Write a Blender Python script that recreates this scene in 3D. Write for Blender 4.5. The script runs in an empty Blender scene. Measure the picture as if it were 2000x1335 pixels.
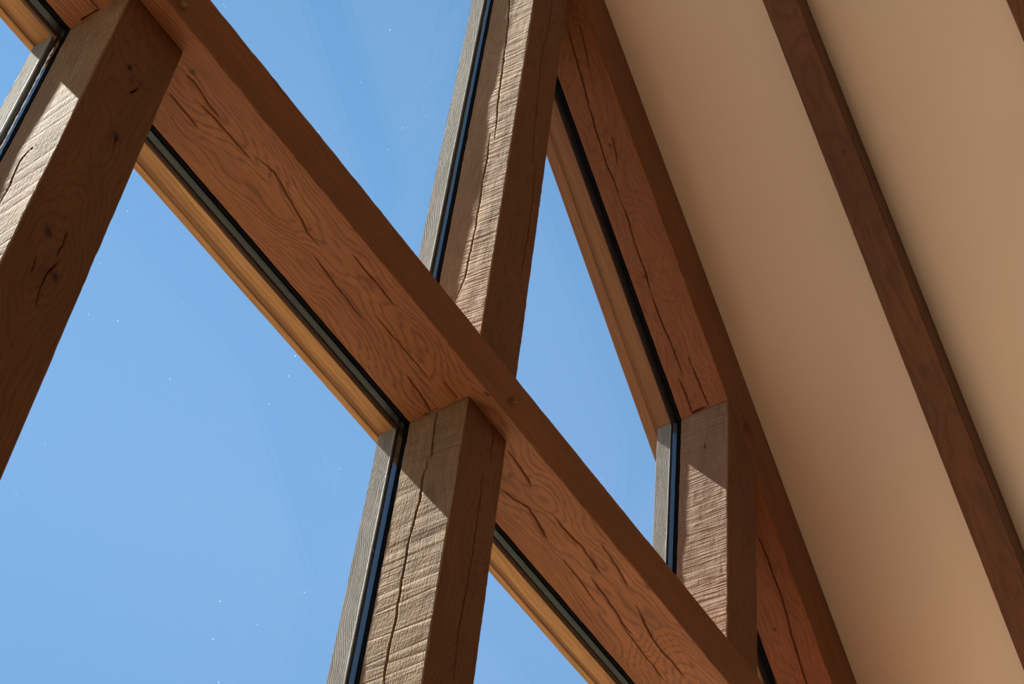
import bpy, math
import numpy as np
from mathutils import Matrix, Vector

S = bpy.context.scene
COL = S.collection

# ------------------------------------------------------------------ camera
CAM_LOC = (-2.79062, -2.43074, -4.29162)
CAM_ROT = ((0.54654213, -0.83283870, 0.08758656),      # right
           (0.68197049, 0.38194116, -0.62372846),      # down
           (0.48601229, 0.40062533, 0.77671835))       # forward
cd = bpy.data.cameras.new('camera')
cam = bpy.data.objects.new('camera', cd)
COL.objects.link(cam)
r_, d_, f_ = [Vector(v) for v in CAM_ROT]
m = Matrix.Identity(4)
for i in range(3):
    m[i][0] = r_[i]; m[i][1] = -d_[i]; m[i][2] = -f_[i]; m[i][3] = CAM_LOC[i]
cam.matrix_world = m
cd.sensor_fit = 'HORIZONTAL'
cd.sensor_width = 36.0
cd.lens = 3852.04 / 2000.0 * 36.0
cd.clip_end = 500
S.camera = cam

# ------------------------------------------------------------------ light, sky, exposure
SUN_DIR = Vector((-0.08, 1.0, 1.49)).normalized()       # towards the sun
sd = bpy.data.lights.new('sun', 'SUN')
sd.energy = 28.0
sd.angle = math.radians(0.53)
sd.color = (1.0, 0.93, 0.82)
sun = bpy.data.objects.new('sun', sd)
COL.objects.link(sun)
sun.rotation_euler = SUN_DIR.to_track_quat('Z', 'Y').to_euler()
sun.location = SUN_DIR * 30

W = bpy.data.worlds.new('sky')
S.world = W
W.use_nodes = True
wn, wl = W.node_tree.nodes, W.node_tree.links
wn.clear()
wo = wn.new('ShaderNodeOutputWorld')
wb = wn.new('ShaderNodeBackground')
wt = wn.new('ShaderNodeTexCoord')
ws = wn.new('ShaderNodeSeparateXYZ')
wr = wn.new('ShaderNodeValToRGB')
wl.new(wt.outputs['Generated'], ws.inputs[0])
wl.new(ws.outputs['Z'], wr.inputs[0])
SKY = [(0.0, (0.60, 0.70, 0.80)), (0.25, (0.42, 0.62, 0.90)), (0.60, (0.215, 0.460, 0.850)),
       (0.70, (0.245, 0.500, 0.905)), (0.80, (0.222, 0.490, 0.900)), (0.88, (0.185, 0.445, 0.840)), (1.0, (0.13, 0.35, 0.72))]
el = wr.color_ramp.elements
el[0].position, el[0].color = SKY[0][0], SKY[0][1] + (1,)
el[1].position, el[1].color = SKY[-1][0], SKY[-1][1] + (1,)
for p_, c_ in SKY[1:-1]:
    e = el.new(p_); e.color = c_ + (1,)
wb.inputs['Strength'].default_value = 1.0
wl.new(wr.outputs[0], wb.inputs[0])
wl.new(wb.outputs[0], wo.inputs[0])

S.view_settings.view_transform = 'Standard'
S.view_settings.look = 'None'
S.view_settings.exposure = 0.0
S.view_settings.gamma = 1.0
S.view_settings.use_curve_mapping = False
S.cycles.transparent_max_bounces = 24
S.cycles.max_bounces = 12
S.cycles.diffuse_bounces = 6
S.cycles.sample_clamp_indirect = 6.0

# ------------------------------------------------------------------ dimensions (metres; rail underside is z = 0)
PITCH = 0.8030744894801448
CP, SP = math.cos(PITCH), math.sin(PITCH)
Y_BACK = 0.2112                       # outer face of the oak frame
YR, ZR = -0.0594, 0.1834              # rail front face and top
N_CEIL, N_UNDER, N_COMMON = 2.4132, 2.1499, 2.2705
AX = (-1.5106, -1.3073); BX = (0.0082, 0.2053); CX = (0.0, 0.2); DX = (1.5029, 1.7144)
Z_FLOOR = -5.9
RIDGE_X = -1.4
RAIL_X = (-5.6, 2.8)
RAF_O = Vector((-1.4, 0.0, 4.54602969))
SLOPE = Vector((CP, 0, -SP)); NORM = Vector((SP, 0, CP))

# drying checks in the oak, as (along, across) paths in metres with a width in mm
CHECKS = {
'rail_under': [
  ([(4.428, 0.12), (4.5, 0.112), (4.552, 0.111), (4.617, 0.11), (4.651, 0.108)], 2.5 ),
  ([(4.639, 0.093), (4.7, 0.079), (4.78, 0.094), (4.841, 0.105), (4.905, 0.122), (4.957, 0.118)], 2 ),
  ([(4.978, 0.151), (5.038, 0.157), (5.106, 0.163), (5.154, 0.162), (5.228, 0.167)], 2.5 ),
  ([(5.03, 0.058), (5.105, 0.057), (5.186, 0.057), (5.234, 0.056)], 2.5 ),
  ([(5.227, 0.125), (5.32, 0.126), (5.395, 0.125), (5.493, 0.123)], 2 ),
  ([(5.453, 0.172), (5.529, 0.18), (5.594, 0.191)], 3 ),
  ([(5.519, 0.092), (5.595, 0.094)], 1.8 ),
  ([(4.341, 0.093), (4.375, 0.089), (4.405, 0.093), (4.44, 0.099), (4.497, 0.101)], 2 ),
  ([(4.365, 0.167), (4.421, 0.17), (4.486, 0.171)], 2 ),
  ([(5.597, 0.217), (5.595, 0.189), (5.5955, 0.162)], 7 ),
  ([(4.085, 0.23), (4.0855, 0.193), (4.0855, 0.164)], 6 ),
  ([(4.054, 0.167), (4.084, 0.167)], 3 ),
  ([(5.828, 0.078), (5.9, 0.081), (5.977, 0.091)], 4 ),
  ([(5.946, 0.181), (6.002, 0.166), (6.052, 0.149), (6.131, 0.158), (6.195, 0.167)], 2.5 ),
  ([(6.11, 0.099), (6.173, 0.1), (6.235, 0.098), (6.281, 0.094), (6.322, 0.097), (6.393, 0.105)], 3.5 ),
  ([(6.387, 0.138), (6.473, 0.145), (6.551, 0.149), (6.615, 0.16), (6.67, 0.156)], 3.5 ),
  ([(6.563, 0.077), (6.644, 0.097), (6.721, 0.111), (6.785, 0.115), (6.849, 0.111), (6.925, 0.112)], 3.5 ),
  ([(6.072, 0.151), (6.134, 0.163), (6.185, 0.168)], 2.5 ),
  ([(6.282, 0.171), (6.38, 0.176), (6.502, 0.187)], 2 ),
  ([(6.282, 0.033), (6.375, 0.044), (6.493, 0.06)], 2 ),
  ([(6.615, 0.162), (6.774, 0.173), (6.908, 0.176)], 2 ),
],
'B_left': [
  ([(2.45, 0.144), (2.19, 0.119), (2.04, 0.11), (1.865, 0.105), (1.64, 0.096), (1.511, 0.092), (1.382, 0.084), (1.248, 0.078)], 4.5 ),
  ([(1.297, 0.103), (1.148, 0.098), (1.018, 0.1), (0.858, 0.097), (0.763, 0.095), (0.649, 0.095), (0.554, 0.099), (0.466, 0.102), (0.395, 0.116), (0.355, 0.124)], 3.5 ),
],
'B_front': [
  ([(2.422, 0.094), (2.241, 0.103), (2.105, 0.107), (1.974, 0.096), (1.855, 0.092), (1.646, 0.097), (1.453, 0.108), (1.338, 0.111), (1.195, 0.126)], 3 ),
  ([(1.218, 0.139), (1.008, 0.15), (0.859, 0.156), (0.739, 0.152), (0.637, 0.15), (0.556, 0.147)], 2.5 ),
],
'C_left': [
  ([(5.903, 0.11), (5.842, 0.111), (5.767, 0.107), (5.686, 0.099)], 3 ),
  ([(5.706, 0.116), (5.662, 0.113), (5.63, 0.12), (5.558, 0.115), (5.517, 0.115), (5.459, 0.12), (5.379, 0.128), (5.258, 0.126), (5.201, 0.125), (5.064, 0.124), (4.999, 0.129), (4.942, 0.128), (4.886, 0.128), (4.818, 0.121)], 4.2 ),
],
'C_front': [
  ([(5.888, 0.135), (5.81, 0.135), (5.75, 0.135)], 3 ),
  ([(5.7, 0.112), (5.623, 0.113), (5.552, 0.116), (5.464, 0.117), (5.35, 0.118), (5.225, 0.112), (5.063, 0.107), (4.907, 0.115)], 2.5 ),
],
'A_front': [
  ([(5.577, 0.113), (5.619, 0.127)], 3 ),
  ([(5.401, 0.126), (5.358, 0.131)], 2.5 ),
  ([(5.001, 0.113), (4.918, 0.113)], 2.5 ),
  ([(4.903, 0.124), (4.839, 0.109), (4.796, 0.11), (4.742, 0.117)], 2.5 ),
  ([(4.859, 0.071), (4.807, 0.074)], 2.5 ),
  ([(5.65, 0.08), (5.65, 0.088)], 5 ),
],
'A_left': [
  ([(5.263, 0.089), (5.255, 0.107), (5.225, 0.122), (5.185, 0.12), (5.107, 0.116), (5.061, 0.121)], 3.5 ),
],
'D_left': [
  ([(1.159, 0.103), (1.128, 0.098)], 3 ),
],
'D_front': [
  ([(0.897, 0.053), (0.887, 0.057)], 3 ),
],
'E_under': [
  ([(2.487, 0.095), (2.574, 0.103), (2.682, 0.11), (2.776, 0.117), (2.855, 0.125), (2.954, 0.134), (3.041, 0.139), (3.107, 0.142), (3.179, 0.134), (3.276, 0.138)], 3.2 ),
  ([(3.276, 0.138), (3.345, 0.134), (3.43, 0.143), (3.525, 0.144), (3.587, 0.14), (3.618, 0.145), (3.671, 0.149)], 3 ),
  ([(3.671, 0.149), (3.774, 0.153), (3.859, 0.144), (3.942, 0.142), (4.023, 0.139)], 3 ),
  ([(4.025, 0.162), (4.098, 0.156), (4.176, 0.159)], 3 ),
  ([(4.0, 0.091), (4.103, 0.09), (4.184, 0.085)], 2.5 ),
  ([(4.173, 0.158), (4.173, 0.1)], 8 ),
  ([(2.525, 0.048), (2.615, 0.053), (2.713, 0.066)], 1.8 ),
  ([(3.016, 0.079), (3.091, 0.089), (3.129, 0.096)], 1.8 ),
  ([(3.963, 0.092), (3.998, 0.095)], 2 ),
  ([(4.687, 0.079), (4.782, 0.074), (4.889, 0.072), (4.99, 0.074), (5.059, 0.08), (5.103, 0.088), (5.172, 0.091), (5.281, 0.095), (5.356, 0.103)], 4 ),
],
'E_front': [
  ([(4.104, 0.124), (4.251, 0.095), (4.308, 0.113), (4.506, 0.117), (4.687, 0.137)], 1.8 ),
  ([(4.88, 0.141), (4.983, 0.133), (5.095, 0.12), (5.201, 0.105), (5.314, 0.121)], 1.8 ),
],
}

# ------------------------------------------------------------------ node helpers
class NT:
    def __init__(self, name):
        self.m = bpy.data.materials.new(name)
        self.m.use_nodes = True
        self.t = self.m.node_tree
        self.t.nodes.clear()
        self.out = self.t.nodes.new('ShaderNodeOutputMaterial')
    def n(self, kind, **kw):
        x = self.t.nodes.new('ShaderNode' + kind)
        for k, v in kw.items():
            setattr(x, k, v)
        return x
    def l(self, a, b):
        self.t.links.new(a, b)
    def setin(self, sock, v):
        if hasattr(v, 'is_linked') or hasattr(v, 'links'):
            self.l(v, sock)
        else:
            sock.default_value = v
    def math(self, op, a, b=0.0, c=0.0, clamp=False):
        x = self.n('Math', operation=op, use_clamp=clamp)
        self.setin(x.inputs[0], a); self.setin(x.inputs[1], b); self.setin(x.inputs[2], c)
        return x.outputs[0]
    def rng(self, v, a, b, c=0.0, d=1.0):
        x = self.n('MapRange', interpolation_type='SMOOTHSTEP')
        self.setin(x.inputs[0], v)
        for i, q in enumerate((a, b, c, d)):
            self.setin(x.inputs[i + 1], q)
        return x.outputs[0]
    def noise(self, vec, scale, detail=2.0, rough=0.5, dist=0.0):
        x = self.n('TexNoise')
        self.l(vec, x.inputs['Vector'])
        x.inputs['Scale'].default_value = scale
        x.inputs['Detail'].default_value = detail
        x.inputs['Roughness'].default_value = rough
        x.inputs['Distortion'].default_value = dist
        return x.outputs[0]
    def scaled(self, vec, s):
        x = self.n('VectorMath', operation='MULTIPLY')
        self.l(vec, x.inputs[0]); x.inputs[1].default_value = s
        return x.outputs[0]
    def mix(self, f, a, b, mode='MIX'):
        x = self.n('Mix', data_type='RGBA', blend_type=mode)
        self.setin(x.inputs[0], f)
        self.setin(x.inputs[6], a if not isinstance(a, tuple) else a + (1,))
        self.setin(x.inputs[7], b if not isinstance(b, tuple) else b + (1,))
        return x.outputs[2]
    def bump(self, h, strength, dist, prev=None):
        x = self.n('Bump')
        x.inputs['Strength'].default_value = strength
        x.inputs['Distance'].default_value = dist
        self.l(h, x.inputs['Height'])
        if prev is not None:
            self.l(prev, x.inputs['Normal'])
        return x.outputs[0]
    def principled(self, col, rough, normal=None, metal=0.0, spec=0.5):
        x = self.n('BsdfPrincipled')
        self.setin(x.inputs['Base Color'], col if not isinstance(col, tuple) else col + (1,))
        self.setin(x.inputs['Roughness'], rough)
        x.inputs['Metallic'].default_value = metal
        x.inputs['Specular IOR Level'].default_value = spec
        if normal is not None:
            self.l(normal, x.inputs['Normal'])
        self.l(x.outputs[0], self.out.inputs[0])
        return x

def oak(name, dark, mid, light, pith=(0.12, 0.30), rings=85.0, line=0.55, rough=0.55,
        fibre_bump=0.25, sawn=0.0, sawn_scale=1.0, sawn_tilt=-0.05, rag_h=0.0024, saw_h=1.0, groove=0.0, fibre_h=0.0012, weather=0.0, grey=(0.4, 0.37, 0.33), spec=0.35, streak=0.0, band=None):
    """Oak with its grain along local X: growth rings round a wandering pith, fibres, pores, saw marks."""
    N = NT(name)
    tc = N.n('TexCoord'); oi = N.n('ObjectInfo')
    off = N.n('CombineXYZ')
    N.l(N.math('MULTIPLY', oi.outputs['Random'], 37.0), off.inputs[0])
    add = N.n('VectorMath', operation='ADD')
    N.l(tc.outputs['Object'], add.inputs[0]); N.l(off.outputs[0], add.inputs[1])
    P = add.outputs[0]
    sep = N.n('SeparateXYZ'); N.l(P, sep.inputs[0])
    w1 = N.noise(N.scaled(P, (0.9, 2.4, 2.4)), 1.0, 2.0)
    w2 = N.noise(N.scaled(P, (1.2, 2.0, 2.0)), 1.3, 2.0)
    w3 = N.noise(N.scaled(P, (4.0, 30.0, 30.0)), 1.0, 2.0)
    dy = N.math('ADD', sep.outputs[1], N.math('MULTIPLY_ADD', w1, 0.12, -0.06 - pith[0]))
    dz = N.math('ADD', sep.outputs[2], N.math('MULTIPLY_ADD', w2, 0.14, -0.07 - pith[1]))
    r = N.math('SQRT', N.math('ADD', N.math('MULTIPLY', dy, dy), N.math('MULTIPLY', dz, dz)))
    r = N.math('ADD', r, N.math('MULTIPLY', w3, 0.012))
    s = N.math('SINE', N.math('MULTIPLY', r, rings * 6.2832))
    ringl = N.math('POWER', N.math('MULTIPLY_ADD', s, 0.5, 0.5), 4.0)
    fib = N.noise(N.scaled(P, (10.0, 330.0, 330.0)), 1.0, 3.0, 0.6)
    pore = N.noise(N.scaled(P, (30.0, 700.0, 700.0)), 1.0, 2.0, 0.6)
    porem = N.rng(pore, 0.58, 0.72)
    blot = N.noise(N.scaled(P, (1.7, 9.0, 9.0)), 1.0, 4.0, 0.55)
    linem = N.math('MULTIPLY', ringl, N.rng(N.noise(N.scaled(P, (5.0, 60.0, 60.0)), 1.0, 2.0), 0.22, 0.55), clamp=True)
    c = N.mix(N.rng(blot, 0.3, 0.72), mid, light)
    c = N.mix(N.math('MULTIPLY', N.rng(fib, 0.38, 0.70), 0.35), c, dark)
    c = N.mix(N.math('MULTIPLY', linem, line), c, dark)
    c = N.mix(N.math('MULTIPLY', porem, 0.45), c, dark)
    if streak:
        st = N.noise(N.scaled(P, (1.1, 38.0, 38.0)), 1.0, 3.0, 0.6)
        c = N.mix(N.math('MULTIPLY', N.rng(st, 0.48, 0.66), streak), c, dark)
    if band:
        bw = N.noise(N.scaled(P, (3.0, 12.0, 12.0)), 1.0, 3.0)
        bd = N.math('ABSOLUTE', N.math('SUBTRACT', N.math('MULTIPLY_ADD', bw, 0.02, sep.outputs[1]), band[0] + 0.01))
        c = N.mix(N.math('MULTIPLY', N.rng(bd, band[1], band[1] * 0.25), band[2]), c, dark)
    at = N.n('Attribute', attribute_name='knot')
    c = N.mix(N.math('MULTIPLY', at.outputs['Fac'], 0.8), c, tuple(0.3 * q for q in dark))
    if weather:
        wm = N.noise(N.scaled(P, (4.0, 30.0, 30.0)), 1.0, 4.0, 0.6)
        c = N.mix(N.math('MULTIPLY', N.rng(wm, 0.2, 0.7), weather), c, grey)
    h = N.math('ADD', N.math('MULTIPLY', fib, 0.6), N.math('MULTIPLY', linem, -0.8))
    h = N.math('SUBTRACT', h, N.math('MULTIPLY', porem, 0.5))
    nb = N.bump(h, fibre_bump, 0.0025)
    if sawn:
        sk = N.math('MULTIPLY_ADD', sep.outputs[2], sawn_tilt, sep.outputs[0])
        cv = N.n('CombineXYZ'); N.l(sk, cv.inputs[0])
        N.l(N.math('MULTIPLY', sep.outputs[1], 0.02), cv.inputs[1]); N.l(N.math('MULTIPLY', sep.outputs[2], 0.06), cv.inputs[2])
        V = cv.outputs[0]
        def ridged(scale, p):
            q = N.math('ABSOLUTE', N.math('MULTIPLY_ADD', N.noise(V, scale * sawn_scale, 1.0, 0.5), 2.0, -1.0))
            return N.math('POWER', N.math('SUBTRACT', 1.0, N.math('MULTIPLY', q, 1.6), clamp=True), p)
        big = N.noise(V, 16.0, 1.0, 0.5)
        med = ridged(34.0, 3.0)
        fine = ridged(95.0, 2.0)
        patch = N.rng(N.noise(N.scaled(P, (6.0, 12.0, 16.0)), 1.0, 2.0), 0.30, 0.65, 0.3, 1.0)
        hs = N.math('ADD', N.math('MULTIPLY', med, 0.0029 * saw_h), N.math('MULTIPLY', fine, 0.0015 * saw_h))
        hs = N.math('MULTIPLY', hs, patch)
        hs = N.math('MULTIPLY_ADD', big, 0.006, hs)
        rag = N.noise(N.scaled(P, (70.0, 170.0, 170.0)), 1.0, 3.0, 0.65)
        hs = N.math('MULTIPLY_ADD', rag, rag_h, hs)
        fl = N.noise(N.scaled(P, (22.0, 260.0, 260.0)), 1.0, 2.0, 0.6)
        hs = N.math('MULTIPLY_ADD', fl, fibre_h, hs)
        if groove:
            hs = N.math('MULTIPLY_ADD', ridged(9.0, 14.0), -groove, hs)
        nb = N.bump(hs, 1.0, sawn, nb)
    N.principled(c, rough, nb, spec=spec)
    return N.m

# stained indoor oak
M = {}
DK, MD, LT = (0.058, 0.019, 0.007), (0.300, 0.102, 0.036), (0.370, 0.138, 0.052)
M['oak_rail'] = oak('stained_oak_rail', DK, MD, LT, pith=(0.12, 0.20), rings=190, line=0.45, fibre_bump=0.3)
M['oak_rafter'] = oak('stained_oak_rafter', DK, (0.245, 0.080, 0.030), (0.300, 0.106, 0.041), pith=(0.12, 0.24), rings=170, line=0.26)
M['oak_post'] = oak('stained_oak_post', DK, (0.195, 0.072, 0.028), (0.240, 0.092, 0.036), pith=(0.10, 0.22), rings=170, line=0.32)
M['oak_common'] = oak('stained_oak_common_rafter', DK, (0.120, 0.045, 0.017), (0.165, 0.064, 0.025), pith=(0.05, 0.2), rings=80, line=0.45, streak=0.3)
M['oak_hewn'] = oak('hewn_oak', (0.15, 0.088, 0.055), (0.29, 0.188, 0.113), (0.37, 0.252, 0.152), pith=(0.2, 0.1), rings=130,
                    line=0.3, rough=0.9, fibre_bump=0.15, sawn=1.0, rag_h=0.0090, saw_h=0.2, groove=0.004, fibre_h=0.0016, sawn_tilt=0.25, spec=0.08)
M['oak_lined'] = oak('lined_oak', (0.15, 0.088, 0.055), (0.29, 0.188, 0.113), (0.37, 0.252, 0.152), pith=(0.2, 0.1), rings=130,
                     line=0.3, rough=0.9, fibre_bump=0.2, sawn=1.0, rag_h=0.0040, saw_h=0.55, groove=0.0032, fibre_h=0.0022, sawn_tilt=0.0, spec=0.08)
M['oak_sawn_slant'] = oak('slant_sawn_oak', (0.15, 0.088, 0.055), (0.29, 0.188, 0.113), (0.37, 0.252, 0.152), pith=(0.2, 0.1), rings=130,
                          line=0.3, rough=0.9, fibre_bump=0.15, sawn=1.0, sawn_scale=1.15, sawn_tilt=-0.16, rag_h=0.0014, spec=0.08)
M['oak_sawn_fine'] = oak('fine_sawn_oak', (0.14, 0.078, 0.052), (0.28, 0.175, 0.115), (0.36, 0.236, 0.155), pith=(0.2, 0.1), rings=120,
                         line=0.25, rough=0.9, fibre_bump=0.15, sawn=1.0, sawn_scale=1.25, rag_h=0.0010, spec=0.08)
M['oak_grey'] = oak('weathered_oak', (0.11, 0.10, 0.086), (0.23, 0.215, 0.19), (0.31, 0.292, 0.265), pith=(0.1, 0.1), rings=170, line=0.4,
                    rough=0.95, fibre_bump=1.0, weather=0.6, grey=(0.29, 0.278, 0.26), spec=0.04)
M['oak_gold'] = oak('golden_oak_board', (0.12, 0.045, 0.014), (0.36, 0.170, 0.055), (0.46, 0.235, 0.08), pith=(0.05, 0.16), rings=60, line=0.3,
                    rough=0.5, fibre_bump=0.15, streak=0.45, band=(0.317 - YR, 0.016, 0.8))
M['oak_brown'] = oak('brown_oak_board', (0.10, 0.036, 0.014), (0.21, 0.086, 0.032), (0.27, 0.115, 0.040), pith=(0.05, 0.16), rings=60, line=0.3,
                     rough=0.5, fibre_bump=0.15, streak=0.25, band=(0.318, 0.010, 0.7))
M['oak_peg'] = oak('oak_peg', DK, (0.20, 0.095, 0.042), (0.26, 0.125, 0.06), rings=140, line=0.3)

def simple(name, col, rough, metal=0.0, spec=0.5, bump=0.0, bscale=200.0, var=0.0):
    N = NT(name)
    tc = N.n('TexCoord')
    nz = N.noise(tc.outputs['Object'], bscale, 3.0)
    c = col
    if var:
        c = N.mix(N.rng(N.noise(tc.outputs['Object'], bscale * 0.01, 4.0), 0.3, 0.7), tuple(q * (1 - var) for q in col), col)
    nb = N.bump(nz, bump, 0.002) if bump else None
    N.principled(c, rough, nb, metal, spec)
    return N.m
M['rubber'] = simple('black_rubber', (0.005, 0.005, 0.006), 0.85, spec=0.06)
M['rubber_outer'] = simple('dark_rubber', (0.020, 0.014, 0.011), 0.7, spec=0.08)
M['plaster'] = simple('cream_plaster', (0.73, 0.61, 0.487), 0.9, spec=0.15, bump=0.15, bscale=90.0, var=0.03)
M['smear'] = simple('pale_smear', (0.86, 0.90, 0.90), 0.6)
M['glint_paint'] = simple('pale_glint', (0.70, 0.78, 0.84), 0.5, bump=0.3)  # pale blue-white of a reflected glint, put into the colour

def spacer_mat():
    N = NT('perforated_aluminium')
    uv = N.n('UVMap', uv_map='along')
    sp = N.n('SeparateXYZ'); N.l(uv.outputs[0], sp.inputs[0])
    fu = N.math('ABSOLUTE', N.math('SUBTRACT', N.math('FRACT', N.math('MULTIPLY', sp.outputs[0], 1 / 0.0055)), 0.5))
    du = N.math('LESS_THAN', fu, 0.26)
    v1 = N.math('LESS_THAN', N.math('ABSOLUTE', N.math('SUBTRACT', sp.outputs[1], 0.0035)), 0.0010)
    v2 = N.math('LESS_THAN', N.math('ABSOLUTE', N.math('SUBTRACT', sp.outputs[1], 0.0155)), 0.0010)
    k = N.math('MULTIPLY', du, N.math('ADD', v1, v2), clamp=True)
    c = N.mix(k, (0.115, 0.12, 0.125), (0.01, 0.01, 0.01))
    N.principled(c, 0.09, None, 0.9, 0.5)
    return N.m
M['spacer'] = spacer_mat()

def dust_mat():
    N = NT('pale_dust')
    a = N.n('BsdfTranslucent'); a.inputs[0].default_value = (0.5, 0.52, 0.55, 1)
    b = N.n('BsdfTransparent')
    x = N.n('MixShader'); x.inputs[0].default_value = 0.6
    N.l(b.outputs[0], x.inputs[1]); N.l(a.outputs[0], x.inputs[2]); N.l(x.outputs[0], N.out.inputs[0])
    return N.m
M['dust'] = dust_mat()

def glass_mat():
    N = NT('clear_glass')
    geo = N.n('NewGeometry')
    ior = N.math('MULTIPLY_ADD', geo.outputs['Backfacing'], 1 / 1.45 - 1.45, 1.45)
    fr = N.n('Fresnel'); N.l(ior, fr.inputs['IOR'])
    tr = N.n('BsdfTransparent'); tr.inputs[0].default_value = (0.985, 0.992, 0.99, 1)
    gl = N.n('BsdfGlossy'); gl.inputs['Roughness'].default_value = 0.0
    mx = N.n('MixShader')
    N.l(N.math('MULTIPLY', fr.outputs[0], 0.35), mx.inputs[0]); N.l(tr.outputs[0], mx.inputs[1]); N.l(gl.outputs[0], mx.inputs[2])
    N.l(mx.outputs[0], N.out.inputs[0])
    return N.m
M['glass'] = glass_mat()

def floor_mat():
    N = NT('oak_floor_boards')
    tc = N.n('TexCoord')
    br = N.n('TexBrick')
    N.l(tc.outputs['Object'], br.inputs['Vector'])
    br.inputs['Scale'].default_value = 1.0
    br.inputs['Color1'].default_value = (0.105, 0.076, 0.050, 1)
    br.inputs['Color2'].default_value = (0.090, 0.063, 0.040, 1)
    br.inputs['Mortar'].default_value = (0.05, 0.03, 0.018, 1)
    br.inputs['Mortar Size'].default_value = 0.003
    br.inputs['Brick Width'].default_value = 1.8
    br.inputs['Row Height'].default_value = 0.18
    N.principled(br.outputs[0], 0.5, None, 0.0, 0.4)
    return N.m
M['floor'] = floor_mat()
M['stone'] = simple('brown_stone_wall', (0.16, 0.12, 0.085), 0.9, spec=0.15, bump=0.5, bscale=12.0, var=0.3)
M['lawn'] = simple('short_grass', (0.062, 0.060, 0.042), 0.95, spec=0.05, bump=0.6, bscale=60.0, var=0.3)
M['terrace'] = simple('sandstone_terrace', (0.40, 0.30, 0.21), 0.9, spec=0.1, bump=0.3, bscale=40.0, var=0.2)

# ------------------------------------------------------------------ object helpers
def tag(o, label=None, cat=None, kind=None, group=None):
    if label: o['label'] = label
    if cat: o['category'] = cat
    if kind: o['kind'] = kind
    if group: o['group'] = group
    return o

def link(name, me, mats, parent=None, mw=None):
    for mt in mats:
        me.materials.append(mt)
    o = bpy.data.objects.new(name, me)
    COL.objects.link(o)
    if mw is not None:
        o.matrix_world = mw
    if parent is not None:
        o.parent = parent
    return o

class Noise2:
    """Smooth value noise on a plane."""
    def __init__(self, seed):
        self.g = np.random.RandomState(seed).rand(256, 256).astype(np.float32) * 2 - 1
    def __call__(self, x, y):
        x = np.asarray(x, dtype=np.float64) + 1000; y = np.asarray(y, dtype=np.float64) + 1000
        xi = np.floor(x).astype(int); yi = np.floor(y).astype(int)
        fx = x - xi; fy = y - yi
        fx = fx * fx * (3 - 2 * fx); fy = fy * fy * (3 - 2 * fy)
        g = self.g
        a = g[xi % 256, yi % 256]; b = g[(xi + 1) % 256, yi % 256]
        c = g[xi % 256, (yi + 1) % 256]; d = g[(xi + 1) % 256, (yi + 1) % 256]
        return (a * (1 - fx) + b * fx) * (1 - fy) + (c * (1 - fx) + d * fx) * fy

def carve(U, V, H, checks, nz, depth=0.022):
    """Cut tapering V-shaped drying checks into a height field H(U rows, V columns)."""
    us, vs = U[:, 0], V[0, :]
    for pts, wmm in checks:
        pts = np.array(pts, dtype=float)
        seg = np.hypot(*np.diff(pts, axis=0).T)
        arc = np.concatenate([[0], np.cumsum(seg)])
        total = arc[-1]
        D = np.full(H.shape, 9.0); A = np.zeros(H.shape)
        i0, i1 = np.searchsorted(us, [pts[:, 0].min() - 0.02, pts[:, 0].max() + 0.02])
        j0, j1 = np.searchsorted(vs, [pts[:, 1].min() - 0.03, pts[:, 1].max() + 0.03])
        if i1 <= i0 or j1 <= j0:
            continue
        u = U[i0:i1, j0:j1]; v = V[i0:i1, j0:j1]
        v = v + 0.0022 * nz(u * 23, v * 6) + 0.001 * nz(u * 80, v * 12)
        D = np.full(u.shape, 9.0); A = np.zeros(u.shape)
        for k in range(len(pts) - 1):
            p, q = pts[k], pts[k + 1]
            dx, dy = q - p
            t = np.clip(((u - p[0]) * dx + (v - p[1]) * dy) / (dx * dx + dy * dy + 1e-12), 0, 1)
            dd = np.hypot(u - p[0] - t * dx, v - p[1] - t * dy)
            better = dd < D
            D = np.where(better, dd, D); A = np.where(better, arc[k] + t * seg[k], A)
        s = A / total
        taper = np.clip(np.minimum(s, 1 - s) * 7, 0.15, 1) * (0.8 + 0.35 * nz(A * 30, 0 * A + 3.3))
        hw = wmm * 0.001 * 0.5 * np.clip(taper, 0.1, 1.3)
        cut = np.clip((hw + 0.0011 - D) / 0.0014, 0, 1)
        H[i0:i1, j0:j1] = np.minimum(H[i0:i1, j0:j1], H[i0:i1, j0:j1] * (1 - cut) - depth * np.clip(taper * 1.5, 0.25, 1) * cut)

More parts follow.
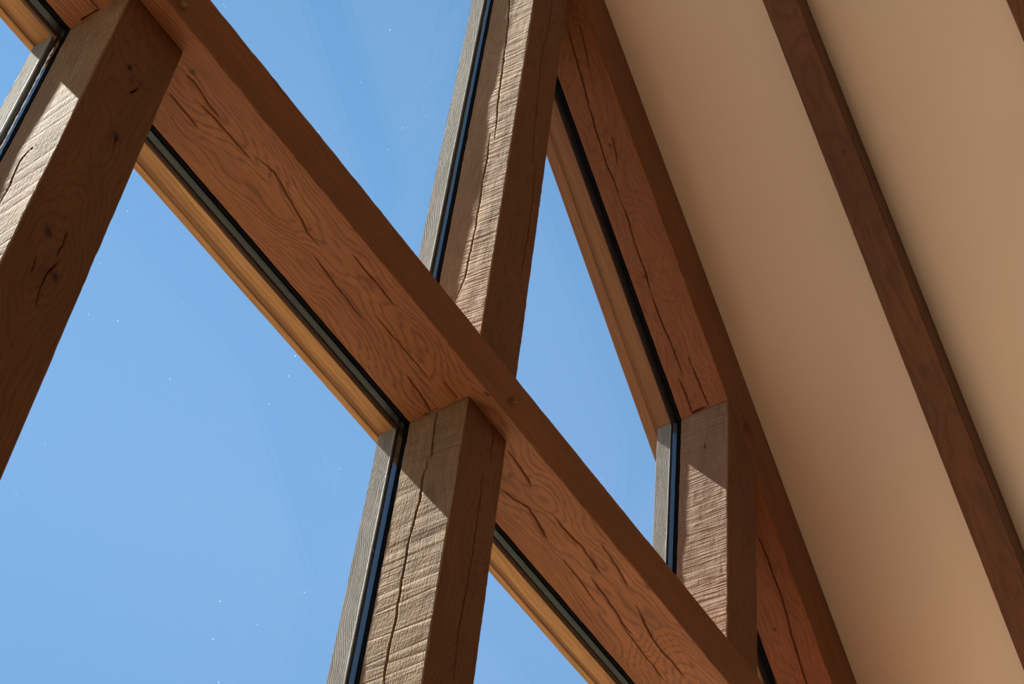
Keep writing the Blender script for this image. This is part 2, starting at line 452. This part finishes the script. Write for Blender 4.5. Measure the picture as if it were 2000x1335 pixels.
def timber(name, mw, L, a, b, mats, fine=None, du=0.006, dv=0.002, seed=1, checks=None, knots=None,
           shape=None, wobble=0.0012, parent=None, chamfer=0.0025, face_mats=None, coarse=0.04, slant=0.0, refine=()):
    """One sawn timber: local X along its length, section a x b (local Y, Z).
    The y0 and z0 faces (the ones turned to the room) are height fields, u in the range `fine` densely sampled."""
    nz = Noise2(seed)
    if fine is None:
        us = np.linspace(0, L, max(2, int(L / coarse)))
    else:
        f0, f1 = max(0, fine[0]), min(L, fine[1])
        us = np.concatenate([np.linspace(0, f0, max(1, int(f0 / 0.25)), endpoint=False) if f0 > 1e-6 else [],
                             np.linspace(f0, f1, max(2, int((f1 - f0) / du))),
                             np.linspace(f1, L, max(1, int((L - f1) / 0.25)) + 1)[1:] if L - f1 > 1e-6 else []])
    for r0 in refine:
        us = np.union1d(us, np.linspace(r0 - 0.008, r0 + 0.008, 21))
    c = chamfer
    def samples(w, dense):
        n = max(2, int((w - 2 * c) / (dv if dense else 0.03)))
        return np.linspace(c, w - c, n + 1)
    dense = fine is not None
    ring = []                                   # (y, z, ny, nz, face, v)
    for v in samples(a, dense): ring.append((v, 0, 0, -1, 0, v))
    for v in (c, b - c): ring.append((a, v, 1, 0, 1, v))
    for v in (a - c, c): ring.append((v, b, 0, 1, 2, v))
    for v in samples(b, dense)[::-1]: ring.append((0, v, -1, 0, 3, v))
    R = np.array(ring)
    nu, nr = len(us), len(R)
    U = np.repeat(us[:, None], nr, 1)
    H = np.zeros((nu, nr)); K = np.zeros((nu, nr))
    for face, w in ((0, a), (3, b)):
        idx = np.where(R[:, 4] == face)[0]
        order = idx if face == 0 else idx[::-1]
        u = U[:, order]; v = np.repeat(R[order, 5][None, :], nu, 0)
        h = wobble * (0.8 * nz(u * 2.1 + 7 * face, v * 5) + 0.35 * nz(u * 9, v * 17 + 9 * face))
        if shape and face in shape:
            h = h + shape[face](u, v, nz)
        kn = np.zeros(h.shape)
        for (fc, ku, kv, kr) in (knots or ()):
            if fc == face:
                d = np.hypot((u - ku) * 0.75, v - kv) / kr
                a_ = 1 + 0.35 * nz(u * 150, v * 150)
                kn = np.maximum(kn, np.clip(1.3 - d * a_, 0, 1))
                h = h - 0.004 * np.clip(0.55 - d * a_, 0, 1)
        if checks and face in checks:
            carve(u, v, h, checks[face], nz)
        edge = np.clip(np.minimum(v - c, w - c - v) / 0.003, 0, 1)
        h = np.where((h > -0.004), h, h)         # checks run right through the arris
        h = h - 0.0006 * (1 - edge) * (0.5 + nz(u * 60, v * 60 + 3 * face))
        H[:, order] = h; K[:, order] = kn
    # arris wobble moves the two neighbouring corner points together
    co = np.empty((nu, nr, 3), dtype=np.float32)
    co[..., 0] = U
    co[..., 1] = R[None, :, 0] + R[None, :, 2] * H
    co[..., 2] = R[None, :, 1] + R[None, :, 3] * H
    if slant:
        co[..., 0] = np.minimum(co[..., 0], L - slant * np.clip(co[..., 1], 0, a))
    if dense:
        for (cy, cz) in ((0, 0), (a, 0), (0, b)):
            near = np.where(np.hypot(R[:, 0] - cy, R[:, 1] - cz) < c * 1.6)[0]
            wv = 0.0008 * nz(us * 14, us * 0 + 5 * cy + 9 * cz) + 0.0007 * np.minimum(nz(us * 45, us * 0 + 2 * cy), 0)
            sy = 1 if cy == 0 else -1; sz = 1 if cz == 0 else -1
            for j in near:
                co[:, j, 1] += sy * np.abs(wv); co[:, j, 2] += sz * np.abs(wv)
    verts = co.reshape(-1, 3)
    ii = np.arange(nu - 1)[:, None] * nr; jj = np.arange(nr)[None, :]; j2 = (jj + 1) % nr
    quads = np.stack([ii + jj, ii + j2, ii + nr + j2, ii + nr + jj], -1).reshape(-1, 4)[:, ::-1]
    fm = np.repeat(R[:, 4].astype(int)[None, :], nu - 1, 0).reshape(-1)
    me = bpy.data.meshes.new(name)
    nq = len(quads)
    cap0 = np.arange(nr); cap1 = (nu - 1) * nr + np.arange(nr)[::-1]
    loops = np.concatenate([quads.reshape(-1), cap0, cap1]).astype(np.int32)
    starts = np.concatenate([np.arange(nq) * 4, [nq * 4, nq * 4 + nr]]).astype(np.int32)
    me.vertices.add(len(verts)); me.vertices.foreach_set('co', verts.reshape(-1))
    me.loops.add(len(loops)); me.loops.foreach_set('vertex_index', loops)
    me.polygons.add(nq + 2); me.polygons.foreach_set('loop_start', starts)
    if face_mats:
        mi = np.array([face_mats.get(k, 0) for k in range(4)])[fm]
        me.polygons.foreach_set('material_index', np.concatenate([mi, [0, 0]]).astype(np.int32))
    at = me.attributes.new('knot', 'FLOAT', 'POINT')
    at.data.foreach_set('value', K.reshape(-1).astype(np.float32))
    me.update(calc_edges=True)
    me.validate()
    o = link(name, me, mats, parent, mw if parent is None else None)
    if parent is not None:
        o.matrix_local = Matrix.Identity(4)
    return o

def frame(origin, ex, ey):
    ex = Vector(ex).normalized(); ey = Vector(ey).normalized(); ez = ex.cross(ey)
    mw = Matrix.Identity(4)
    for i in range(3):
        mw[i][0] = ex[i]; mw[i][1] = ey[i]; mw[i][2] = ez[i]; mw[i][3] = origin[i]
    return mw

def solid(name, verts, faces, mats, parent=None, uv=None, fmat=None):
    me = bpy.data.meshes.new(name)
    me.from_pydata([tuple(v) for v in verts], [], faces)
    if fmat:
        for p, k in zip(me.polygons, fmat): p.material_index = k
    if uv is not None:
        lay = me.uv_layers.new(name='along')
        for i, q in enumerate(uv): lay.data[i].uv = q
    me.update()
    return link(name, me, mats, parent)

def board(name, parent, L, y0, y1, z0, z1, mat, prof=None, bevel=0.0015, seed=3, slant=0.0):
    """A planed board in its parent's frame. prof = outline in (y, z); otherwise a chamfered rectangle."""
    if prof is None:
        b = bevel
        prof = [(y0 + b, z0), (y1 - b, z0), (y1, z0 + b), (y1, z1 - b), (y1 - b, z1), (y0 + b, z1), (y0, z1 - b), (y0, z0 + b)]
    nz = Noise2(seed)
    n = max(2, int((L[1] - L[0]) / 0.025))
    us = np.linspace(L[0], L[1], n + 1)
    k = len(prof)
    v = []
    for u in us:
        w = 0.0007 * float(nz(u * 6, 0.3)); w2 = 0.0007 * float(nz(u * 8, 7.3))
        for (y, z) in prof: v.append((min(u, L[1] - slant * max(0.0, y)), y + w, z + w2))
    f = []
    for i in range(n):
        for j in range(k):
            j2 = (j + 1) % k
            f.append((i * k + j, (i + 1) * k + j, (i + 1) * k + j2, i * k + j2))
    f.append(tuple(range(k))); f.append(tuple(n * k + j for j in range(k))[::-1])
    o = solid(name, v, f, [mat], parent)
    return o

def peg(parent, u, v, face, size=0.0125, out=0.016, rot=0.3):
    """Octagonal oak peg whose tapered end stands proud of the face; local to the parent timber.
    face 'y0' sticks out towards -Y of the timber, 'z0' towards -Z."""
    k = 8; vs = []; fs = []
    for lev, (dp, s) in enumerate(((-0.01, 1.0), (out * 0.75, 0.98), (out, 0.86))):
        for i in range(k):
            t = rot + 2 * math.pi * i / k
            w = s * size * (1 + 0.06 * math.cos(3 * t))
            p, q = u + w * math.cos(t), v + w * math.sin(t)
            slope = dp + (0.0028 * math.cos(t + 0.8) if lev else 0)
            vs.append((p, -slope, q) if face == 'y0' else (p, q, -slope))
    for lev in range(2):
        for i in range(k):
            j = (i + 1) % k
            q = (lev * k + i, lev * k + j, (lev + 1) * k + j, (lev + 1) * k + i)
            fs.append(q if face == 'y0' else q[::-1])
    top = tuple(2 * k + i for i in range(k))
    fs.append(top if face == 'y0' else top[::-1])
    bot = tuple(range(k))[::-1]
    fs.append(bot if face == 'y0' else bot[::-1])
    return solid('peg', vs, fs, [M['oak_peg']], parent)

# ------------------------------------------------------------------ the room
def box(name, lo, hi, mat, parent=None):
    (x0, y0, z0), (x1, y1, z1) = lo, hi
    v = [(x0, y0, z0), (x1, y0, z0), (x1, y1, z0), (x0, y1, z0), (x0, y0, z1), (x1, y0, z1), (x1, y1, z1), (x0, y1, z1)]
    f = [(0, 3, 2, 1), (4, 5, 6, 7), (0, 1, 5, 4), (1, 2, 6, 5), (2, 3, 7, 6), (3, 0, 4, 7)]
    return solid(name, v, f, [mat], parent)

def extrude_xz(name, poly, y0, y1, mat, parent=None):
    k = len(poly)
    v = [(x, y0, z) for x, z in poly] + [(x, y1, z) for x, z in poly]
    f = [tuple(range(k))[::-1], tuple(range(k, 2 * k))]
    area = sum(poly[i][0] * poly[(i + 1) % k][1] - poly[(i + 1) % k][0] * poly[i][1] for i in range(k))
    f += [(i, (i + 1) % k, k + (i + 1) % k, k + i) for i in range(k)]
    if area > 0:                       # anticlockwise seen from +... make the normals point outwards
        f = [q[::-1] for q in f]
    return solid(name, v, f, [mat], parent)

def ceil_z(x): return (N_CEIL - x * SP) / CP
X_R, X_L, Y_B = 4.6, 2 * RIDGE_X - 4.6, -9.0
ZE = ceil_z(X_R)
zr = ceil_z(RIDGE_X); th = 0.3
roof = [(RIDGE_X, zr), (X_R + 0.3, ceil_z(X_R + 0.3)), (X_R + 0.3, ceil_z(X_R + 0.3) + th), (RIDGE_X, zr + th * 1.3),
        (X_L - 0.3, ceil_z(X_R + 0.3) + th), (X_L - 0.3, ceil_z(X_R + 0.3))]
o = extrude_xz('ceiling', roof, Y_B - 0.3, -0.0015, M['plaster'])
tag(o, 'smooth cream plastered sloping ceiling between the oak rafters', 'ceiling', 'structure')
o = box('floor', (X_L - 0.3, Y_B - 0.3, Z_FLOOR - 0.2), (X_R + 0.3, 0.0, Z_FLOOR), M['floor'])
tag(o, 'oak board floor of the hall far below the frame', 'floor', 'structure')
o = box('wall_right', (X_R, Y_B, Z_FLOOR), (X_R + 0.3, 0.0, ceil_z(X_R + 0.3) - 0.002), M['stone'])
tag(o, 'brown stone side wall under the right eaves', 'wall', 'structure')
o = box('wall_left', (X_L - 0.3, Y_B, Z_FLOOR), (X_L, 0.0, ceil_z(X_R + 0.3) - 0.002), M['stone'])
tag(o, 'brown stone side wall under the left eaves', 'wall', 'structure')
back = [(X_L - 0.3, Z_FLOOR), (X_R + 0.3, Z_FLOOR), (X_R + 0.3, ceil_z(X_R + 0.3) - 0.002), (RIDGE_X, zr - 0.003), (X_L - 0.3, ceil_z(X_R + 0.3) - 0.002)]
o = extrude_xz('wall_back', back, Y_B - 0.3, Y_B, M['stone'])
tag(o, 'brown stone gable wall opposite the glazed gable', 'wall', 'structure')
o = box('terrace', (-40, 0.4, Z_FLOOR - 0.4), (40, 3.4, Z_FLOOR - 0.15), M['terrace'])
tag(o, 'sunlit sandstone terrace just outside the glazed gable', 'terrace', 'structure')
o = box('lawn', (-60, 3.4, Z_FLOOR - 0.5), (60, 90, Z_FLOOR - 0.2), M['lawn'])
tag(o, 'mown lawn beyond the sandstone terrace', 'lawn', 'structure')

# ------------------------------------------------------------------ posts
def cheek(amp):
    """The sawn cheek wavers a little, so the edge of the cover board's shadow does too."""
    def f(u, v, nz):
        return amp * (0.7 * nz(u * 4.0, v * 11) + 0.35 * nz(u * 13, v * 23) + 0.16 * nz(u * 45, v * 30))
    return f

def post(name, X, z0, z1, fine, label, seed, sawn, checks0, checks_left, shape, knots=None, cover=(0.258, 0.319), proud=0.005, cover_z=None, wob=0.0012, slant=0.0):
    w = X[1] - X[0]
    mw = frame((X[0], 0, z0), (0, 0, 1), (1, 0, 0))
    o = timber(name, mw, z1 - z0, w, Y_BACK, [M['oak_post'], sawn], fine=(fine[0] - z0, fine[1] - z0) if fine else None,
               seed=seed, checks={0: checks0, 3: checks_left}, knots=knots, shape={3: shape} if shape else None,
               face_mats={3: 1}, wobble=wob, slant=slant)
    tag(o, label, 'post', group=None)
    c0, c1 = cover_z if cover_z else (z0, z1)
    b = board('cover_board', o, (c0 - z0, c1 - z0), -proud, w + 0.0008, cover[0], cover[1], M['oak_grey'], seed=seed, slant=slant)
    q = board('glint_line', o, (c0 - z0, c1 - z0 - 0.012), -proud - 0.0007, -proud + 0.0045, cover[0] - 0.0014, cover[0] - 0.0001, M['glint_paint'], bevel=0.0002, seed=seed, slant=slant)  # added pale strip, stands in for the reflection off the outer gasket corner
    q['label'] = 'thin pale line painted as a glint along the cover board'
    b['label'] = 'weathered silver grey oak cover board outside the glass'
    return o

AZ = Z_FLOOR
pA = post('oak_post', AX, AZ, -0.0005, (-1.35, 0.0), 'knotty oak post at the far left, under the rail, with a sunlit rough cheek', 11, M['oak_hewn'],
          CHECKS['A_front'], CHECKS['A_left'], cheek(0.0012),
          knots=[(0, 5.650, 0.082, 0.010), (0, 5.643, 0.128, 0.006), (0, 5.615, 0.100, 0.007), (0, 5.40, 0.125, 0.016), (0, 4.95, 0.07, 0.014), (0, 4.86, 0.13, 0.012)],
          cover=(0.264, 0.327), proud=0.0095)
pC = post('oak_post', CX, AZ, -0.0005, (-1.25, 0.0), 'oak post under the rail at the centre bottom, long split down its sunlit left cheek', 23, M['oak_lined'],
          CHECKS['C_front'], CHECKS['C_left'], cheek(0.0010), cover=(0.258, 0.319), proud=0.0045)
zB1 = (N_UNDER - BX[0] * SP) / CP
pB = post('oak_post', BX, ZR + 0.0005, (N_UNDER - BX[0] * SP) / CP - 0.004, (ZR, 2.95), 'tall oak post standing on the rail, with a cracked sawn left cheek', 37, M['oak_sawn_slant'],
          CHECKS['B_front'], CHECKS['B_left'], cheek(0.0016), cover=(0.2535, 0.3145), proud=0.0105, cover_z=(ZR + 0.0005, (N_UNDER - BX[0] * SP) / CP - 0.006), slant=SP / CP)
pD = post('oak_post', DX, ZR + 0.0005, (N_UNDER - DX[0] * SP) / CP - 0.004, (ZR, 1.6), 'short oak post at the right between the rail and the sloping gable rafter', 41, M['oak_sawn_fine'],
          CHECKS['D_front'], CHECKS['D_left'], cheek(0.0006), cover=(0.254, 0.313), proud=0.006, slant=SP / CP, cover_z=(ZR + 0.0005, (N_UNDER - DX[0] * SP) / CP - 0.006))

# ------------------------------------------------------------------ rail
RO = (RAIL_X[0], YR, 0.0)
mw = frame(RO, (1, 0, 0), (0, 1, 0))
rail = timber('oak_rail', mw, RAIL_X[1] - RAIL_X[0], Y_BACK - YR, ZR, [M['oak_rail']], fine=(3.7, 7.25), du=0.006, dv=0.0018,
              seed=5, checks={0: CHECKS['rail_under']}, refine=(4.0855, 5.596), wobble=0.0014, knots=[(0, 5.62, 0.01, 0.008), (0, 4.35, 0.075, 0.008), (3, 5.9, 0.09, 0.003)])
tag(rail, 'thick horizontal oak rail crossing the whole glazed gable from upper left to lower right', 'beam')
def cover_profile(y0, yg, y1, z0, z1, step=0.004, g=0.004):
    return [(y0 + 0.001, z0), (yg, z0), (yg + 0.002, z0 + g), (yg + 0.010, z0 + g), (yg + 0.013, z0 + 0.0005), (y1 - 0.001, z0), (y1, z0 + 0.001),
            (y1, z1), (y0, z1), (y0, z0 + 0.001)]
b = board('cover_board', rail, (0, RAIL_X[1] - RAIL_X[0]), 0, 0, 0, 0, M['oak_gold'], prof=cover_profile(0.265 - YR, 0.312 - YR, 0.345 - YR, 0.0, ZR - 0.002), seed=7)
b['label'] = 'golden oak cover board with a drip groove outside the glass'
for x, z in ((-1.402, 0.045), (0.124, 0.070)):
    peg(rail, x - RAIL_X[0], z, 'y0')

# ------------------------------------------------------------------ gable rafter and common rafters
L_E = 8.3
mwE = frame(RAF_O, SLOPE, (0, 1, 0))
raf = timber('gable_rafter', mwE, L_E, Y_BACK, N_CEIL - N_UNDER + 0.06, [M['oak_rafter']], fine=(2.1, 5.75), du=0.006, dv=0.0018, seed=9,
             checks={0: CHECKS['E_under'], 3: CHECKS['E_front']}, refine=(4.173,), wobble=0.0014,
             knots=[(0, 3.597, 0.153, 0.007), (0, 5.058, 0.142, 0.007), (0, 3.05, 0.10, 0.006)])
tag(raf, 'sloping oak gable rafter with split underside, against the edge of the plaster ceiling', 'rafter')
b = board('cover_board', raf, (0, L_E), 0, 0, 0, 0, M['oak_brown'], prof=cover_profile(0.256, 0.316, 0.371, 0.0, 0.30), seed=8)
b['label'] = 'brown oak cover board with a groove outside the glass'
Pw = Vector((1.653, 0.0, 1.528)) - RAF_O
peg(raf, Pw.dot(SLOPE), Pw.dot(NORM), 'y0', rot=0.7)

RAF_C = Vector(RAF_O) + NORM * (N_COMMON - N_UNDER)
def common(y_hi, label, seed, fine):
    w = 0.1308
    mwf = frame(RAF_C + Vector((0, y_hi - w, 0)), SLOPE, (0, 1, 0))
    o = timber('common_rafter', mwf, L_E, w, N_CEIL - N_COMMON - 0.0005, [M['oak_common']], fine=fine, du=0.012, dv=0.004, seed=seed, wobble=0.0010,
               knots=[(0, 2.5, 0.04, 0.006), (0, 3.45, 0.05, 0.008)])
    tag(o, label, 'rafter')
    return o
common(-0.6581, 'dark oak common rafter running down the middle of the cream ceiling', 51, (2.0, 5.3))
common(-1.5104, 'dark oak common rafter cut off by the top right corner, on the ceiling', 52, (2.0, 3.2))

# ------------------------------------------------------------------ windows
def offset_poly(poly, d):
    """Offset a convex polygon (any winding) outwards by d."""
    k = len(poly)
    area = sum(poly[i][0] * poly[(i + 1) % k][1] - poly[(i + 1) % k][0] * poly[i][1] for i in range(k))
    sg = 1 if area > 0 else -1
    lines = []
    for i in range(k):
        (x0, z0), (x1, z1) = poly[i], poly[(i + 1) % k]
        l = math.hypot(x1 - x0, z1 - z0)
        nx, nz_ = sg * (z1 - z0) / l, -sg * (x1 - x0) / l
        lines.append((nx, nz_, nx * x0 + nz_ * z0 + d))
    out = []
    for i in range(k):
        a1, b1, c1 = lines[i - 1]; a2, b2, c2 = lines[i]
        det = a1 * b2 - a2 * b1
        out.append(((c1 * b2 - c2 * b1) / det, (a1 * c2 - a2 * c1) / det))
    return out

def ring_xz(name, inner, outer, y0, y1, mat, parent, seed=0):
    """A frame between two outlines. Its inward faces carry a UV map: metres along, metres across."""
    k = len(inner)
    v = [(x, y0, z) for x, z in inner] + [(x, y1, z) for x, z in inner] + [(x, y0, z) for x, z in outer] + [(x, y1, z) for x, z in outer]
    f = []; uv = []
    area = sum(inner[i][0] * inner[(i + 1) % k][1] - inner[(i + 1) % k][0] * inner[i][1] for i in range(k))
    for i in range(k):
        j = (i + 1) % k
        l = math.hypot(inner[j][0] - inner[i][0], inner[j][1] - inner[i][1])
        qs = [(i, j, k + j, k + i), (2 * k + i, 3 * k + i, 3 * k + j, 2 * k + j), (i, 2 * k + i, 2 * k + j, j), (k + i, k + j, 3 * k + j, 3 * k + i)]
        us = [[(0, 0), (l, 0), (l, y1 - y0), (0, y1 - y0)]] + [[(0, -1)] * 4] * 3
        for q, t in zip(qs, us):
            if area < 0:
                q, t = q[::-1], t[::-1]
            f.append(q); uv += t
    return solid(name, v, f, [mat], parent, uv)

def inside(poly, x, z):
    c = False
    for i in range(len(poly)):
        (x0, z0), (x1, z1) = poly[i - 1], poly[i]
        if (z0 > z) != (z1 > z) and x < (x1 - x0) * (z - z0) / (z1 - z0) + x0: c = not c
    return c

def window(num, poly, label, smear=None, dark_edge=None, dust=0, y_out=0.2535, dust_z=(-1.6, 0.0)):
    e = bpy.data.objects.new('window_%d' % num, None)
    COL.objects.link(e)
    cx_ = sum(p[0] for p in poly) / len(poly); cz = min(p[1] for p in poly)
    e.location = (cx_, 0.23, cz)
    e.empty_display_size = 0.1
    tag(e, label, 'window', 'structure')
    P0 = offset_poly(poly, 0.0005); P1 = offset_poly(poly, 0.0110); Pg = offset_poly(poly, 0.013)
    parts = [ring_xz('inner_gasket', P0, P1, 0.2125, 0.2230, M['rubber'], e),
             extrude_xz('glass_pane', Pg, 0.2232, 0.2270, M['glass'], e),
             ring_xz('spacer_bar', offset_poly(poly, 0.0012), P1, 0.2275, 0.2465, M['spacer'], e),
             extrude_xz('glass_pane', Pg, 0.2470, 0.2508, M['glass'], e),
             ring_xz('outer_gasket', P0, P1, 0.2510, y_out - 0.0003, M['rubber_outer'], e)]
    if dark_edge is not None:
        parts[2].data.materials.append(M['rubber'])
        for q in range(4): parts[2].data.polygons[dark_edge * 4 + q].material_index = 1
    if dust:
        rs = np.random.RandomState(100 + num)
        v = []; f = []
        x0, x1 = min(p[0] for p in poly), max(p[0] for p in poly); z0, z1 = dust_z
        k = 0
        while k < dust:
            x, z = x0 + (x1 - x0) * rs.rand(), z0 + (z1 - z0) * rs.rand()
            if not inside(poly, x, z): continue
            r1 = 0.0005 + 0.0010 * rs.rand() ** 3; st = 1 + 2.5 * rs.rand() ** 6; an = rs.rand() * 0.6 - 0.3
            b0 = len(v)
            for yy in (0.22295, 0.22315):
                for i in range(6):
                    t = i * math.pi / 3; p_, q_ = r1 * math.cos(t), r1 * st * math.sin(t)
                    v.append((x + p_ * math.cos(an) + q_ * math.sin(an), yy, z + q_ * math.cos(an) - p_ * math.sin(an)))
            f.append(tuple(b0 + i for i in range(6))); f.append(tuple(b0 + 6 + i for i in range(6))[::-1])
            f += [(b0 + (i + 1) % 6, b0 + i, b0 + 6 + i, b0 + 6 + (i + 1) % 6) for i in range(6)]
            k += 1
        s = solid('dust_flecks', v, f, [M['dust']], e)
        s['kind'] = 'stuff'
        parts.append(s)
    if smear:
        x, za, zb = smear
        nz = Noise2(77)
        n = 160; v = []; f = []
        for i in range(n + 1):
            z = za + (zb - za) * i / n
            c = 0.2355 + 0.0012 * float(nz(z * 60, 1.1))
            hw = 0.0040 + 0.0030 * float(nz(z * 95, 5.1))
            hw = max(0.0008, hw) * min(1, i / 4 + .1)
            for (yy, xx) in ((c - hw, x), (c + hw * 0.8, x), (c + hw * 0.8, x - 0.0007), (c - hw, x - 0.0007)):
                v.append((xx, yy, z))
        for i in range(n):
            for j in range(4):
                j2 = (j + 1) % 4
                f.append((i * 4 + j, i * 4 + j2, i * 4 + 4 + j2, i * 4 + 4 + j))
        f += [(3, 2, 1, 0), tuple(n * 4 + q for q in range(4))]
        s = solid('sealant_smear', v, f, [M['smear']], e)
        s['label'] = 'wavy white smear of sealant'
        parts.append(s)
    for p in parts:
        p.matrix_parent_inverse = Matrix.Translation(-Vector(e.location))
    return e

def under(x): return (N_UNDER - x * SP) / CP
ZS = Z_FLOOR + 0.12
window(1, [(-2.9, ZS), (AX[0], ZS), (AX[0], 0), (-2.9, 0)], 'glazed bay left of the knotty oak post, below the rail', smear=(AX[0] - 0.0030, -0.075, -0.75), y_out=0.258, dust=14)
window(2, [(AX[1], ZS), (CX[0], ZS), (CX[0], 0), (AX[1], 0)], 'large glazed bay below the rail, between the two lower oak posts', y_out=0.258, dust=70)
window(3, [(CX[1], ZS), (DX[0], ZS), (DX[0], 0), (CX[1], 0)], 'glazed bay below the rail, right of the centre bottom oak post', y_out=0.258, dust=25)
window(4, [(AX[1], ZR), (BX[0], ZR), (BX[0], under(BX[0])), (AX[1], under(AX[1]))], 'tall glazed bay above the rail, left of the tall upper oak post', dust=150, dust_z=(ZR, 2.7))
window(5, [(BX[1], ZR), (DX[0], ZR), (DX[0], under(DX[0])), (BX[1], under(BX[1]))], 'narrow wedge of glazing between tall post, short post and gable rafter', y_out=0.254, dark_edge=2, dust=30, dust_z=(ZR, 1.8))
xe = (N_UNDER - ZR * CP) / SP
window(6, [(DX[1], ZR), (xe - 0.02, ZR), (DX[1], under(DX[1]))], 'sliver of glazing in the corner right of the short oak post', y_out=0.254, dark_edge=1)
